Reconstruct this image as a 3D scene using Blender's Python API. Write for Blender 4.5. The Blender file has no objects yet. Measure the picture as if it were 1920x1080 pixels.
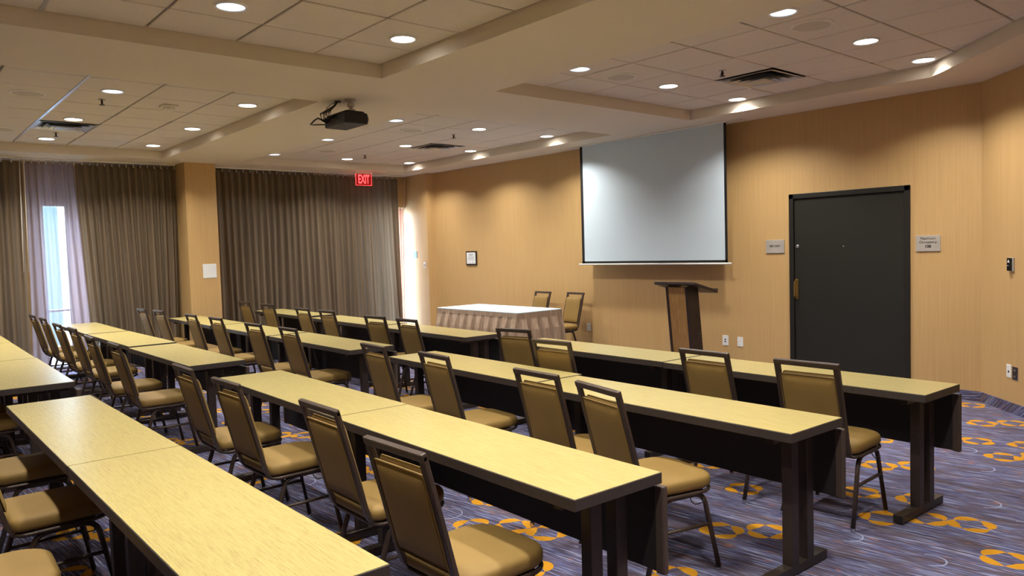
import bpy, bmesh, math, random
from mathutils import Vector, Matrix, Euler
random.seed(7)
PI = math.pi
sc = bpy.context.scene
COL = sc.collection

# ------------------------------------------------------------------ helpers
class MB:
    """collects boxes, tubes and sheets; build() links them as ONE mesh object"""
    def __init__(s): s.v = []; s.f = []; s.m = []; s.sm = []
    def add(s, vs, fs, mi=0, smooth=False):
        o = len(s.v); s.v += [tuple(v) for v in vs]
        for f in fs: s.f.append([i + o for i in f]); s.m.append(mi); s.sm.append(smooth)
    def box(s, x0, x1, y0, y1, z0, z1, mi=0, M=None):
        vs = [Vector(p) for p in ((x0,y0,z0),(x1,y0,z0),(x1,y1,z0),(x0,y1,z0),(x0,y0,z1),(x1,y0,z1),(x1,y1,z1),(x0,y1,z1))]
        if M: vs = [M @ v for v in vs]
        s.add(vs, [(3,2,1,0),(4,5,6,7),(0,1,5,4),(1,2,6,5),(2,3,7,6),(3,0,4,7)], mi); return s
    def cbox(s, x0, x1, y0, y1, z0, z1, b=.004, mi=0, M=None, seg=2):
        """box with rounded edges"""
        bm = bmesh.new(); bmesh.ops.create_cube(bm, size=1)
        for v in bm.verts:
            v.co = Vector(((x0+x1)/2 + v.co.x*(x1-x0), (y0+y1)/2 + v.co.y*(y1-y0), (z0+z1)/2 + v.co.z*(z1-z0)))
        bmesh.ops.bevel(bm, geom=bm.edges[:], offset=b, segments=seg, profile=.5, affect='EDGES')
        bm.verts.index_update()
        vs = [M @ v.co if M else v.co.copy() for v in bm.verts]
        s.add(vs, [[v.index for v in f.verts] for f in bm.faces], mi, False); bm.free(); return s
    def tube(s, pts, r, n=10, mi=0, caps=True, sq=None, up=(0,0,1), smooth=True):
        """sweep a circle (r) or a rectangle sq=(half side, half up) along pts"""
        pts = [Vector(p) for p in pts]; rings = []
        for i, p in enumerate(pts):
            if i == 0: t = pts[1]-p
            elif i == len(pts)-1: t = p-pts[i-1]
            else: t = (pts[i+1]-p).normalized() + (p-pts[i-1]).normalized()
            t.normalize(); u = Vector(up)
            if abs(t.dot(u)) > .97: u = Vector((1,0,0)) if abs(t.x) < .9 else Vector((0,1,0))
            a = t.cross(u).normalized(); b = a.cross(t).normalized()
            if sq:
                w, h = sq; c = min(w, h)*.3
                prof = [(w-c,h),(w,h-c),(w,-h+c),(w-c,-h),(-w+c,-h),(-w,-h+c),(-w,h-c),(-w+c,h)]
                rings.append([p + a*x + b*y for x, y in prof])
            else:
                rings.append([p + a*math.cos(2*PI*k/n)*r + b*math.sin(2*PI*k/n)*r for k in range(n)])
        m = len(rings[0]); vs = [v for rg in rings for v in rg]; fs = []
        for i in range(len(rings)-1):
            for k in range(m):
                fs.append((i*m+k, i*m+(k+1)%m, (i+1)*m+(k+1)%m, (i+1)*m+k))
        if caps: fs.append(list(range(m))[::-1]); fs.append([(len(rings)-1)*m+k for k in range(m)])
        s.add(vs, fs, mi, smooth and not sq); return s
    def cyl(s, c, r, z0, z1, n=32, mi=0, r1=None, M=None, smooth=False):
        r1 = r if r1 is None else r1
        vs = [Vector((c[0]+math.cos(2*PI*k/n)*r, c[1]+math.sin(2*PI*k/n)*r, z0)) for k in range(n)] + \
             [Vector((c[0]+math.cos(2*PI*k/n)*r1, c[1]+math.sin(2*PI*k/n)*r1, z1)) for k in range(n)]
        if M: vs = [M @ v for v in vs]
        s.add(vs, [(k,(k+1)%n,n+(k+1)%n,n+k) for k in range(n)] + [list(range(n))[::-1], [n+k for k in range(n)]], mi, smooth); return s
    def lathe(s, c, prof, n=32, mi=0, M=None, smooth=True):
        """prof: list of (radius, z)"""
        vs = []; fs = []
        for r, z in prof:
            vs += [Vector((c[0]+math.cos(2*PI*k/n)*r, c[1]+math.sin(2*PI*k/n)*r, z)) for k in range(n)]
        if M: vs = [M @ v for v in vs]
        for i in range(len(prof)-1):
            for k in range(n): fs.append((i*n+k, i*n+(k+1)%n, (i+1)*n+(k+1)%n, (i+1)*n+k))
        s.add(vs, fs, mi, smooth); return s
    def loops(s, rings, mi=0, smooth=True, cap0=True, cap1=True):
        m = len(rings[0]); vs = [v for r in rings for v in r]; fs = []
        for i in range(len(rings)-1):
            for k in range(m): fs.append((i*m+k, i*m+(k+1)%m, (i+1)*m+(k+1)%m, (i+1)*m+k))
        if cap0: fs.append(list(range(m))[::-1])
        if cap1: fs.append([(len(rings)-1)*m+k for k in range(m)])
        s.add(vs, fs, mi, smooth); return s
    def build(s, name, mats, parent=None, label=None):
        me = bpy.data.meshes.new(name); me.from_pydata(s.v, [], s.f)
        if not isinstance(mats, (list, tuple)): mats = [mats]
        for m in mats: me.materials.append(m)
        for p, mi, sm in zip(me.polygons, s.m, s.sm): p.material_index = mi; p.use_smooth = sm
        me.update()
        bm = bmesh.new(); bm.from_mesh(me); bmesh.ops.recalc_face_normals(bm, faces=bm.faces); bm.to_mesh(me); bm.free()
        o = bpy.data.objects.new(name, me); COL.objects.link(o)
        if parent: o.parent = parent
        if label: o['label'] = label
        return o

def tag(o, label, cat, group=None):
    o['label'] = label; o['category'] = cat
    if group: o['group'] = group
    return o
def thing(name, label, cat, loc=(0,0,0), rz=0, group=None):
    o = bpy.data.objects.new(name, None); COL.objects.link(o); o.empty_display_size = .1
    o.location = loc; o.rotation_euler = (0, 0, rz); return tag(o, label, cat, group)
def struct(o): o['kind'] = 'structure'; return o
def dup(root, loc, rz, label, group=None):
    r = root.copy(); COL.objects.link(r); r.location = loc; r.rotation_euler = (0, 0, rz); r['label'] = label
    if group: r['group'] = group
    for ch in list(root.children):
        c = ch.copy(); COL.objects.link(c); c.parent = r
        for g in list(ch.children):
            d = g.copy(); COL.objects.link(d); d.parent = c
    return r
def text_mesh(txt, size, M, name, mat, parent, depth=.0008, align='CENTER', bold=0.0, sx=1.0):
    cu = bpy.data.curves.new(name, 'FONT'); cu.body = txt; cu.size = size; cu.align_x = align; cu.align_y = 'CENTER'
    cu.extrude = depth; cu.offset = bold
    to = bpy.data.objects.new(name, cu); COL.objects.link(to)
    me = bpy.data.meshes.new_from_object(to); bpy.data.objects.remove(to)
    for v in me.vertices: v.co.x *= sx
    me.transform(M); me.materials.clear(); me.materials.append(mat)
    o = bpy.data.objects.new(name, me); COL.objects.link(o); o.parent = parent
    return o

# ------------------------------------------------------------------ materials
def srgb(r, g, b):
    f = lambda c: (c/255)/12.92 if c/255 <= .04045 else ((c/255+.055)/1.055)**2.4
    return (f(r), f(g), f(b), 1)
class NT:
    def __init__(s, name):
        s.m = bpy.data.materials.new(name); s.m.use_nodes = True; s.t = s.m.node_tree; s.t.nodes.clear()
        s.out = s.t.nodes.new('ShaderNodeOutputMaterial')
    def n(s, typ, **kw):
        nd = s.t.nodes.new(typ)
        for k, v in kw.items():
            if k.startswith('i_'): nd.inputs[k[2:].replace('_', ' ')].default_value = v
            else: setattr(nd, k, v)
        return nd
    def l(s, a, b): s.t.links.new(a, b)
    def math(s, op, a, b=None, c=None, clamp=False):
        nd = s.t.nodes.new('ShaderNodeMath'); nd.operation = op; nd.use_clamp = clamp
        for i, x in enumerate((a, b, c)):
            if x is None: continue
            if isinstance(x, (int, float)): nd.inputs[i].default_value = x
            else: s.l(x, nd.inputs[i])
        return nd.outputs[0]
    def ramp(s, fac, stops, interp='LINEAR'):
        r = s.n('ShaderNodeValToRGB'); r.color_ramp.interpolation = interp; e = r.color_ramp.elements
        while len(e) < len(stops): e.new(.5)
        for k, (p, c) in enumerate(stops): e[k].position = p; e[k].color = c
        s.l(fac, r.inputs[0]); return r.outputs[0]
    def noise(s, vec, scale=5, detail=2, rough=.5):
        nd = s.n('ShaderNodeTexNoise'); nd.inputs['Scale'].default_value = scale
        nd.inputs['Detail'].default_value = detail; nd.inputs['Roughness'].default_value = rough
        s.l(vec, nd.inputs['Vector']); return nd.outputs[0]
    def mapping(s, vec, scale=(1,1,1), rot=(0,0,0), loc=(0,0,0)):
        nd = s.n('ShaderNodeMapping'); nd.inputs['Scale'].default_value = scale
        nd.inputs['Rotation'].default_value = rot; nd.inputs['Location'].default_value = loc
        s.l(vec, nd.inputs['Vector']); return nd.outputs[0]
    def mix(s, fac, a, b, blend='MIX'):
        nd = s.n('ShaderNodeMix', data_type='RGBA', blend_type=blend)
        for sock, x in ((nd.inputs[0], fac), (nd.inputs[6], a), (nd.inputs[7], b)):
            if isinstance(x, (int, float)): sock.default_value = x
            elif isinstance(x, tuple): sock.default_value = x
            else: s.l(x, sock)
        return nd.outputs[2]
    def bump(s, h, strength=.2, dist=.002):
        nd = s.n('ShaderNodeBump'); nd.inputs['Strength'].default_value = strength; nd.inputs['Distance'].default_value = dist
        s.l(h, nd.inputs['Height']); return nd.outputs[0]
    def bsdf(s, color, rough=.5, metal=0, normal=None, spec=.5, **kw):
        p = s.n('ShaderNodeBsdfPrincipled')
        if isinstance(color, tuple): p.inputs['Base Color'].default_value = color
        else: s.l(color, p.inputs['Base Color'])
        if isinstance(rough, (int, float)): p.inputs['Roughness'].default_value = rough
        else: s.l(rough, p.inputs['Roughness'])
        p.inputs['Metallic'].default_value = metal; p.inputs['Specular IOR Level'].default_value = spec
        if normal: s.l(normal, p.inputs['Normal'])
        for k, v in kw.items(): p.inputs[k.replace('_', ' ')].default_value = v
        return p
    def done(s, sh): s.l(sh.outputs[0] if hasattr(sh, 'outputs') else sh, s.out.inputs[0]); return s.m
    def obj(s): return s.n('ShaderNodeTexCoord').outputs['Object']
    def pos(s): return s.n('ShaderNodeNewGeometry').outputs['Position']

def simple(name, col, rough=.5, metal=0, var=.06, scale=30, spec=.5, bump=0, **kw):
    t = NT(name); c = t.obj(); n = t.noise(c, scale, 3)
    dk = tuple(x*(1-var) for x in col[:3]) + (1,); lt = tuple(min(1, x*(1+var)) for x in col[:3]) + (1,)
    nrm = t.bump(t.noise(c, scale*6, 3), bump, .001) if bump else None
    return t.done(t.bsdf(t.ramp(n, [(.3, dk), (.7, lt)]), rough, metal, nrm, spec, **kw))
def emis(name, col, strength):
    t = NT(name); e = t.n('ShaderNodeEmission'); e.inputs[0].default_value = col; e.inputs[1].default_value = strength
    return t.done(e)

def wall_material():
    t = NT('wall_vinyl'); p = t.pos()
    fine = t.noise(t.mapping(p, (170, 170, 1.6)), 1, 2, .6)
    mid = t.noise(t.mapping(p, (70, 70, .7), loc=(3, 7, 0)), 1, 2, .5)
    big = t.noise(t.mapping(p, (1.2, 1.2, .6)), 1, 2)
    c = t.ramp(fine, [(.25, srgb(180, 147, 98)), (.5, srgb(193, 159, 108)), (.78, srgb(205, 172, 122))])
    c = t.mix(.3, c, t.ramp(mid, [(.3, srgb(186, 149, 96)), (.7, srgb(206, 170, 117))]))
    c = t.mix(.2, c, t.ramp(big, [(.3, srgb(190, 153, 101)), (.7, srgb(202, 164, 108))]))
    return t.done(t.bsdf(c, .5, 0, t.bump(fine, .2, .002), .45))
def paint_material(name, col):
    t = NT(name); p = t.pos(); n = t.noise(p, 180, 3)
    return t.done(t.bsdf(t.ramp(t.noise(p, 1.5, 2), [(.3, tuple(x*.97 for x in col[:3])+(1,)), (.7, col)]), .85, 0, t.bump(n, .12, .001), .2))
def tile_material():
    t = NT('ceiling_tile'); p = t.pos()
    v = t.noise(p, 240, 4, .7); b = t.noise(p, 60, 2)
    c = t.ramp(v, [(.3, srgb(196, 186, 174)), (.52, srgb(222, 213, 203)), (1, srgb(228, 220, 211))])
    return t.done(t.bsdf(c, .95, 0, t.bump(v, .3, .002), .1))
def laminate_material():
    t = NT('maple_laminate'); o = t.obj()
    w = t.noise(t.mapping(o, (1.2, 7, 7)), 1, 2)
    vv = t.n('ShaderNodeVectorMath', operation='ADD'); t.l(o, vv.inputs[0])
    cx = t.n('ShaderNodeCombineXYZ'); t.l(t.math('MULTIPLY', w, .02), cx.inputs[1]); t.l(cx.outputs[0], vv.inputs[1])
    g1 = t.noise(t.mapping(vv.outputs[0], (11, 330, 60)), 1, 4, .7)
    g2 = t.noise(t.mapping(vv.outputs[0], (24, 520, 60)), 1, 2, .6)
    c = t.ramp(g1, [(.3, srgb(142, 123, 72)), (.44, srgb(169, 153, 96)), (.58, srgb(178, 163, 103)), (.78, srgb(194, 180, 120))])
    c = t.mix(t.ramp(g2, [(.58, (0,0,0,1)), (.72, (.65,.65,.65,1))]), c, srgb(138, 112, 66))
    return t.done(t.bsdf(c, t.ramp(g1, [(.2, (.34,)*3+(1,)), (.8, (.26,)*3+(1,))]), 0, t.bump(g1, .05, .001), .5))
def carpet_material():
    t = NT('carpet'); pos = t.pos()
    sx = t.n('ShaderNodeSeparateXYZ'); t.l(pos, sx.inputs[0])
    yz = t.math('ADD', sx.outputs[1], sx.outputs[2])
    cb = t.n('ShaderNodeCombineXYZ'); t.l(sx.outputs[0], cb.inputs[0]); t.l(yz, cb.inputs[1])
    p0 = cb.outputs[0]
    p = t.mapping(p0, (1,1,1), (0,0,math.radians(-5)))
    s1 = t.noise(t.mapping(p, (2.6, 88, 1)), 1, 3, .75)
    s2 = t.noise(t.mapping(p, (4.4, 150, 1), loc=(9, 3, 0)), 1, 2, .6)
    s3 = t.noise(t.mapping(p, (3.2, 9, 1), loc=(2, 13, 0)), 1, 3, .6)
    s4 = t.noise(t.mapping(p, (6, 22, 1), loc=(31, 5, 0)), 1, 2, .6)
    c = t.ramp(s1, [(.35, srgb(22, 24, 48)), (.43, srgb(54, 58, 94)), (.48, srgb(112, 94, 90)), (.52, srgb(60, 78, 138)), (.57, srgb(118, 128, 170)), (.66, srgb(200, 202, 220))])
    c = t.mix(t.ramp(s2, [(.46, (.0,)*3+(1,)), (.60, (.75,)*3+(1,))]), c, srgb(84, 74, 92))
    c = t.mix(t.ramp(s2, [(.30, (.85,)*3+(1,)), (.43, (0,)*3+(1,))]), c, srgb(172, 182, 216))
    c = t.mix(t.ramp(s3, [(.46, (0,)*3+(1,)), (.62, (.62,)*3+(1,))]), c, srgb(86, 72, 72))
    c = t.mix(t.ramp(s4, [(.62, (0,)*3+(1,)), (.70, (.55,)*3+(1,))]), c, srgb(168, 110, 84))
    # thin pale rings and gold petal rings, repeating in the weave
    q = t.mapping(p0, (1,1,1), (0,0,math.radians(2.5)))
    sq = t.n('ShaderNodeSeparateXYZ'); t.l(q, sq.inputs[0])
    def cell(v, o, per): return t.math('FLOORED_MODULO', t.math('SUBTRACT', v, o), per)
    a25 = math.radians(2.5)
    def R(x, y): return (x*math.cos(a25)-y*math.sin(a25), x*math.sin(a25)+y*math.cos(a25))
    PX, PY = 1.50, 1.81
    rings = [(-2.393,3.537,.7),(-2.21,3.70,.1),(-1.861,4.334,1.2),(-1.69,4.50,.4),(-1.48,4.57,.9),(-2.143,4.693,.2),(-1.845,4.79,1.0),(-1.203,4.186,.5)]
    rr = [R(x, y) for x, y, _ in rings]; ox = min(x for x, y in rr)-.125; oy = min(y for x, y in rr)-.125
    ux = cell(sq.outputs[0], ox, PX); uy = cell(sq.outputs[1], oy, PY)
    tot = None
    for (x, y), (_, _, ph) in zip(rr, rings):
        dx = t.math('SUBTRACT', ux, x-ox); dy = t.math('SUBTRACT', uy, y-oy)
        r = t.math('SQRT', t.math('ADD', t.math('MULTIPLY', dx, dx), t.math('MULTIPLY', dy, dy)))
        th = t.math('ADD', t.math('ARCTAN2', dy, dx), ph)
        pet = t.math('POWER', t.math('ABSOLUTE', t.math('COSINE', t.math('MULTIPLY', th, 2))), .85)
        d = t.math('ABSOLUTE', t.math('SUBTRACT', r, .092))
        k = t.math('GREATER_THAN', t.math('MULTIPLY', pet, .032), d)
        tot = k if tot is None else t.math('MAXIMUM', tot, k)
    gold = t.ramp(s2, [(.3, srgb(186, 130, 32)), (.7, srgb(208, 148, 40))])
    thin = None
    for (x, y, rad) in ((.35,.95,.09),(.62,.55,.08),(1.2,1.35,.10),(1.05,.55,.07),(.9,1.62,.09)):
        dx = t.math('SUBTRACT', ux, x); dy = t.math('SUBTRACT', uy, y)
        r = t.math('SQRT', t.math('ADD', t.math('MULTIPLY', dx, dx), t.math('MULTIPLY', dy, dy)))
        k = t.math('GREATER_THAN', .004, t.math('ABSOLUTE', t.math('SUBTRACT', r, rad)))
        k = t.math('MULTIPLY', k, t.math('GREATER_THAN', t.math('ADD', dx, t.math('MULTIPLY', dy, .6)), -.02))
        thin = k if thin is None else t.math('MAXIMUM', thin, k)
    c = t.mix(t.math('MULTIPLY', thin, .6), c, srgb(176, 186, 222))
    c = t.mix(tot, c, gold)
    return t.done(t.bsdf(c, .95, 0, t.bump(t.noise(pos, 500, 2), .5, .003), .1))
def curtain_material(name, col, col2, trans=.3, clear=.0):
    t = NT(name); o = t.pos()
    w = t.noise(t.mapping(o, (220, 220, 220)), 1, 2); v = t.noise(t.mapping(o, (3, 22, .25)), 1, 3)
    c = t.ramp(v, [(.3, col), (.7, col2)])
    d = t.bsdf(c, .85, 0, t.bump(w, .25, .001), .15)
    tr = t.n('ShaderNodeBsdfTranslucent'); t.l(c, tr.inputs[0])
    m = t.n('ShaderNodeMixShader'); m.inputs[0].default_value = trans; t.l(d.outputs[0], m.inputs[1]); t.l(tr.outputs[0], m.inputs[2])
    if clear:
        tp = t.n('ShaderNodeBsdfTransparent'); m2 = t.n('ShaderNodeMixShader'); m2.inputs[0].default_value = clear
        t.l(m.outputs[0], m2.inputs[1]); t.l(tp.outputs[0], m2.inputs[2]); return t.done(m2)
    return t.done(m)
def glass_material():
    t = NT('window_glass'); tp = t.n('ShaderNodeBsdfTransparent'); tp.inputs[0].default_value = (.93, .97, 1, 1)
    g = t.n('ShaderNodeBsdfGlossy'); g.inputs['Roughness'].default_value = .02
    m = t.n('ShaderNodeMixShader'); m.inputs[0].default_value = .06; t.l(tp.outputs[0], m.inputs[1]); t.l(g.outputs[0], m.inputs[2])
    return t.done(m)
def acrylic_material():
    t = NT('red_lit_acrylic'); e = t.n('ShaderNodeEmission'); e.inputs[0].default_value = (1, .015, .02, 1); e.inputs[1].default_value = .28
    tp = t.n('ShaderNodeBsdfTransparent'); m = t.n('ShaderNodeMixShader'); m.inputs[0].default_value = .6
    t.l(tp.outputs[0], m.inputs[1]); t.l(e.outputs[0], m.inputs[2]); return t.done(m)
def brushed(name, col, rough=.35, metal=.85):
    t = NT(name); o = t.obj(); n = t.noise(t.mapping(o, (8, 8, 300)), 1, 3)
    return t.done(t.bsdf(t.ramp(n, [(.3, tuple(x*.85 for x in col[:3])+(1,)), (.7, col)]), rough, metal, None, .5))

M_wall = wall_material(); M_soffit = paint_material('soffit_paint', srgb(222, 211, 193)); M_tile = tile_material()
M_grid = simple('ceiling_grid', srgb(128, 116, 102), .6); M_lam = laminate_material()
M_edge = simple('dark_edge_band', srgb(56, 48, 44), .5, 0, .12, 60, bump=.1)
M_leg = simple('dark_bronze_steel', srgb(52, 43, 38), .45, .3, .1, 40)
M_modesty = simple('black_brown_panel', srgb(30, 26, 25), .6, 0, .1, 20)
M_modcap = simple('brown_panel_cap', srgb(70, 56, 48), .55, 0, .1, 40)
M_carpet = carpet_material()
def vinyl():
    t = NT('gold_tan_vinyl'); o = t.obj(); n = t.noise(o, 420, 3, .6); b = t.noise(o, 3.5, 2)
    c = t.ramp(b, [(.3, srgb(128, 102, 54)), (.7, srgb(140, 112, 61))])
    return t.done(t.bsdf(c, .62, 0, t.bump(n, .35, .0012), .3))
M_vinyl = vinyl()
M_frame = simple('bronze_hammered_frame', srgb(70, 57, 49), .4, .3, .15, 220, bump=.2)
M_chrome = simple('polished_chrome', srgb(215, 215, 218), .15, 1.0)
M_white = simple('white_plastic', srgb(232, 232, 228), .4)
M_cream = simple('pale_trim_enamel', srgb(226, 220, 208), .5)
M_black = simple('black_plastic', srgb(22, 22, 24), .42, 0, .15, 50)
M_blackgloss = simple('smoky_black_gloss', srgb(16, 16, 20), .15)
M_door = simple('dark_painted_door', srgb(29, 28, 23), .5, 0, .06, 4)
M_doorframe = simple('dark_painted_frame', srgb(25, 23, 19), .5, 0, .06, 4)
M_brass = simple('worn_brass', srgb(176, 142, 78), .35, .8, .15, 60)
M_steel = brushed('brushed_steel', srgb(196, 190, 182), .45, .35); M_ink = simple('dark_ink', srgb(40, 36, 34), .6)
M_screen = simple('matte_screen_white', srgb(206, 222, 234), .9, 0, .01, 2, .1)
M_blackcloth = simple('black_masking', srgb(14, 14, 18), .8)
M_curtain = curtain_material('taupe_drape', srgb(108, 93, 76), srgb(128, 112, 94), .14, .0)
M_sheer = curtain_material('sheer_lining', srgb(150, 104, 88), srgb(178, 130, 112), .6, .05)
M_cloth = simple('pale_blue_white_cloth', srgb(184, 206, 220), .7, 0, .02, 6)
def satin():
    t = NT('taupe_satin'); o = t.obj(); n = t.noise(t.mapping(o, (30, 30, 3)), 1, 3)
    return t.done(t.bsdf(t.ramp(n, [(.3, srgb(160, 136, 114)), (.7, srgb(188, 164, 140))]), .42, 0, t.bump(n, .3, .004), .4))
M_satin = satin()
M_wenge = simple('dark_wenge', srgb(44, 32, 28), .4, 0, .25, 14)
def lectwood():
    t = NT('honey_veneer'); o = t.obj(); n = t.noise(t.mapping(o, (60, 60, 2)), 1, 3)
    return t.done(t.bsdf(t.ramp(n, [(.3, srgb(142, 106, 58)), (.7, srgb(172, 132, 78))]), .45, 0, None, .4))
M_honey = lectwood(); M_grille = simple('speaker_mesh', srgb(196, 186, 172), .8, 0, .1, 300)
M_glass = glass_material(); M_alu = simple('white_window_frame', srgb(210, 214, 220), .4)
M_lens = emis('lit_lens', (1, .96, .90, 1), 14); M_lens_dim = emis('cool_dim_lens', (.72, .84, 1, 1), 1.6)
M_refl = simple('reflector_white', srgb(235, 235, 235), .3)
M_red = emis('exit_red', (1, .05, .05, 1), 3.4); M_acryl = acrylic_material()
M_paper = simple('white_paper', srgb(228, 230, 232), .8, 0, .02, 8); M_art = simple('print_grey_ink', srgb(120, 128, 132), .8)
M_blue = simple('blue_grey_plate', srgb(120, 160, 178), .5)
M_pave = simple('pale_patio', srgb(214, 214, 208), .9, 0, .1, 3)

# ------------------------------------------------------------------ camera
CAM = Vector((0, 0, 1.594))
yaw, pitch, roll = math.radians(-49.402), math.radians(2.910), math.radians(-1.6577)
cy, sy = math.cos(yaw), math.sin(yaw)
fwd = Vector((sy*math.cos(pitch), cy*math.cos(pitch), -math.sin(pitch))); rt = Vector((cy, -sy, 0)); up = rt.cross(fwd)
r2 = math.cos(roll)*rt + math.sin(roll)*up; u2 = -math.sin(roll)*rt + math.cos(roll)*up
cam = bpy.data.cameras.new('camera'); cam.sensor_width = 36; cam.lens = 36*1411.4/1920; cam.clip_start = .05
co = bpy.data.objects.new('camera', cam); COL.objects.link(co); sc.camera = co
co.matrix_world = Matrix(((r2.x, u2.x, -fwd.x, CAM.x), (r2.y, u2.y, -fwd.y, CAM.y), (r2.z, u2.z, -fwd.z, CAM.z), (0,0,0,1)))

# ------------------------------------------------------------------ room shell
ZS, ZT = 3.05, 3.165           # soffit, tile plane
YW = 8.1; XW = -12.62          # screen wall, window wall
XE, YB = 1.7, -2.9             # right wall, rear wall
XA, YA = -2.54, 8.1            # start of the angled wall
YA2 = YA - (XE - XA)
H = 3.35
struct(MB().box(XW-.3, XE+.3, YB-.3, YW+.3, -.12, 0).build('floor', M_carpet))
# front wall with the door opening
DX0, DX1, DZ = -4.506, -3.184, 2.135
b = MB(); b.box(-11.58, DX0, YW, YW+.15, 0, H); b.box(DX1, XA+.06, YW, YW+.15, 0, H); b.box(DX0, DX1, YW, YW+.15, DZ, H)
YN = 7.95
b.add([(XW-.15,YN,0),(-11.64,YN,0),(-11.60,YW,0),(-11.58,YW,0),(-11.58,YW+.15,0),(XW-.15,YW+.15,0)]+[(XW-.15,YN,H),(-11.64,YN,H),(-11.60,YW,H),(-11.58,YW,H),(-11.58,YW+.15,H),(XW-.15,YW+.15,H)], [(5,4,3,2,1,0),(6,7,8,9,10,11)]+[(i,(i+1)%6,6+(i+1)%6,6+i) for i in range(6)])
b.box(XW, -12.36, 7.55, YN, 2.46, H)
struct(b.build('wall_front', M_wall))
b = MB(); L = (XE-XA)*math.sqrt(2)
Mx = Matrix.Translation((XA, YA, 0)) @ Matrix.Rotation(-PI/4, 4, 'Z')
b.box(0, L+.1, 0, .15, 0, H, M=Mx); struct(b.build('wall_angled', M_wall))
struct(MB().box(XE, XE+.15, YB-.15, YA2+.1, 0, H).build('wall_right', M_wall))
struct(MB().box(XW, XE, YB-.15, YB, 0, H).build('wall_rear', M_wall))
# window wall: two tall glazed openings
W1 = (1.94, 2.30); W2 = (7.25, 7.93); WZ = 2.46
b = MB()
for y0, y1 in ((YB-.15, W1[0]), (W1[1], W2[0]), (W2[1], 7.95)): b.box(XW-.15, XW, y0, y1, 0, H)
for w in (W1, W2): b.box(XW-.15, XW, w[0], w[1], WZ, H)
struct(b.build('wall_window', M_wall))
b = MB(); b.box(XW, -11.83, 3.72, 4.18, 0, ZS+.05); struct(b.build('wall_pillar', M_wall))
for k, (y0, y1) in enumerate((W1, W2), 1):
    b = MB(); f = .045
    b.box(XW-.12, XW-.03, y0, y0+f, 0, WZ); b.box(XW-.12, XW-.03, y1-f, y1, 0, WZ)
    b.box(XW-.12, XW-.03, y0, y1, WZ-f, WZ); b.box(XW-.12, XW-.03, y0, y1, 0, .08)
    ym = (y0+y1)/2
    if k == 2: b.box(XW-.12, XW-.03, ym-.02, ym+.02, 0, WZ)
    b.box(XW-.11, XW-.04, y0, y1, .88, .91)
    fr = struct(b.build('window_%d' % k, M_alu))
    MB().box(XW-.08, XW-.074, y0+f, y1-f, .08, WZ-f).build('window_pane', M_glass, fr)
# carpeted base strips
def basestrip(name, p, q):
    p, q = Vector(p), Vector(q); d = (q-p); L = d.length; a = math.atan2(d.y, d.x)
    M = Matrix.Translation((p.x, p.y, 0)) @ Matrix.Rotation(a, 4, 'Z')
    b = MB(); b.box(0, L, -.012, 0, 0, .095, M=M); return struct(b.build(name, M_carpet))
basestrip('baseboard_front', (-11.62, YW), (DX0, YW)); basestrip('baseboard_front_right', (DX1, YW), (XA, YA))
basestrip('baseboard_angled', (XA, YA), (XE, YA2)); basestrip('baseboard_right', (XE, YA2), (XE, YB))

# ceiling: soffit with four coffers
cofA = [(-5.50,.36), (-.35,.36), (-.35,3.35), (-5.50,3.35)]
cofB = [(-5.38,4.47), (.22,4.47), (-2.75,7.44), (-5.38,7.44)]
cofC = [(-11.62,4.47), (-6.62,4.47), (-6.62,7.47), (-11.62,7.47)]
cofD = [(-11.60,.36), (-6.64,.36), (-6.64,3.35), (-11.60,3.35)]
bm = bmesh.new()
outer = [(XW, YB), (XE, YB), (XE, YA2), (XA+.02, YA), (XW, YA)]
def ring(bm, pts, z):
    vs = [bm.verts.new((x, y, z)) for x, y in pts]
    return vs, [bm.edges.new((vs[i], vs[(i+1) % len(vs)])) for i in range(len(vs))]
edges = ring(bm, outer, ZS)[1]; risers = []
for c in (cofA, cofB, cofC, cofD):
    vs, es = ring(bm, c, ZS); edges += es; risers.append((vs, c))
bmesh.ops.triangle_fill(bm, use_beauty=True, edges=edges)
for vs, c in risers:
    tv = [bm.verts.new((x, y, ZT+.02)) for x, y in c]
    for i in range(4): bm.faces.new((vs[i], vs[(i+1) % 4], tv[(i+1) % 4], tv[i]))
    fc = bm.faces.new(tv); fc.material_index = 1
me = bpy.data.meshes.new('ceiling'); bmesh.ops.recalc_face_normals(bm, faces=bm.faces); bm.to_mesh(me); bm.free()
me.materials.append(M_soffit); me.materials.append(M_grid)
ceil = bpy.data.objects.new('ceiling', me); COL.objects.link(ceil); struct(ceil)
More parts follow.
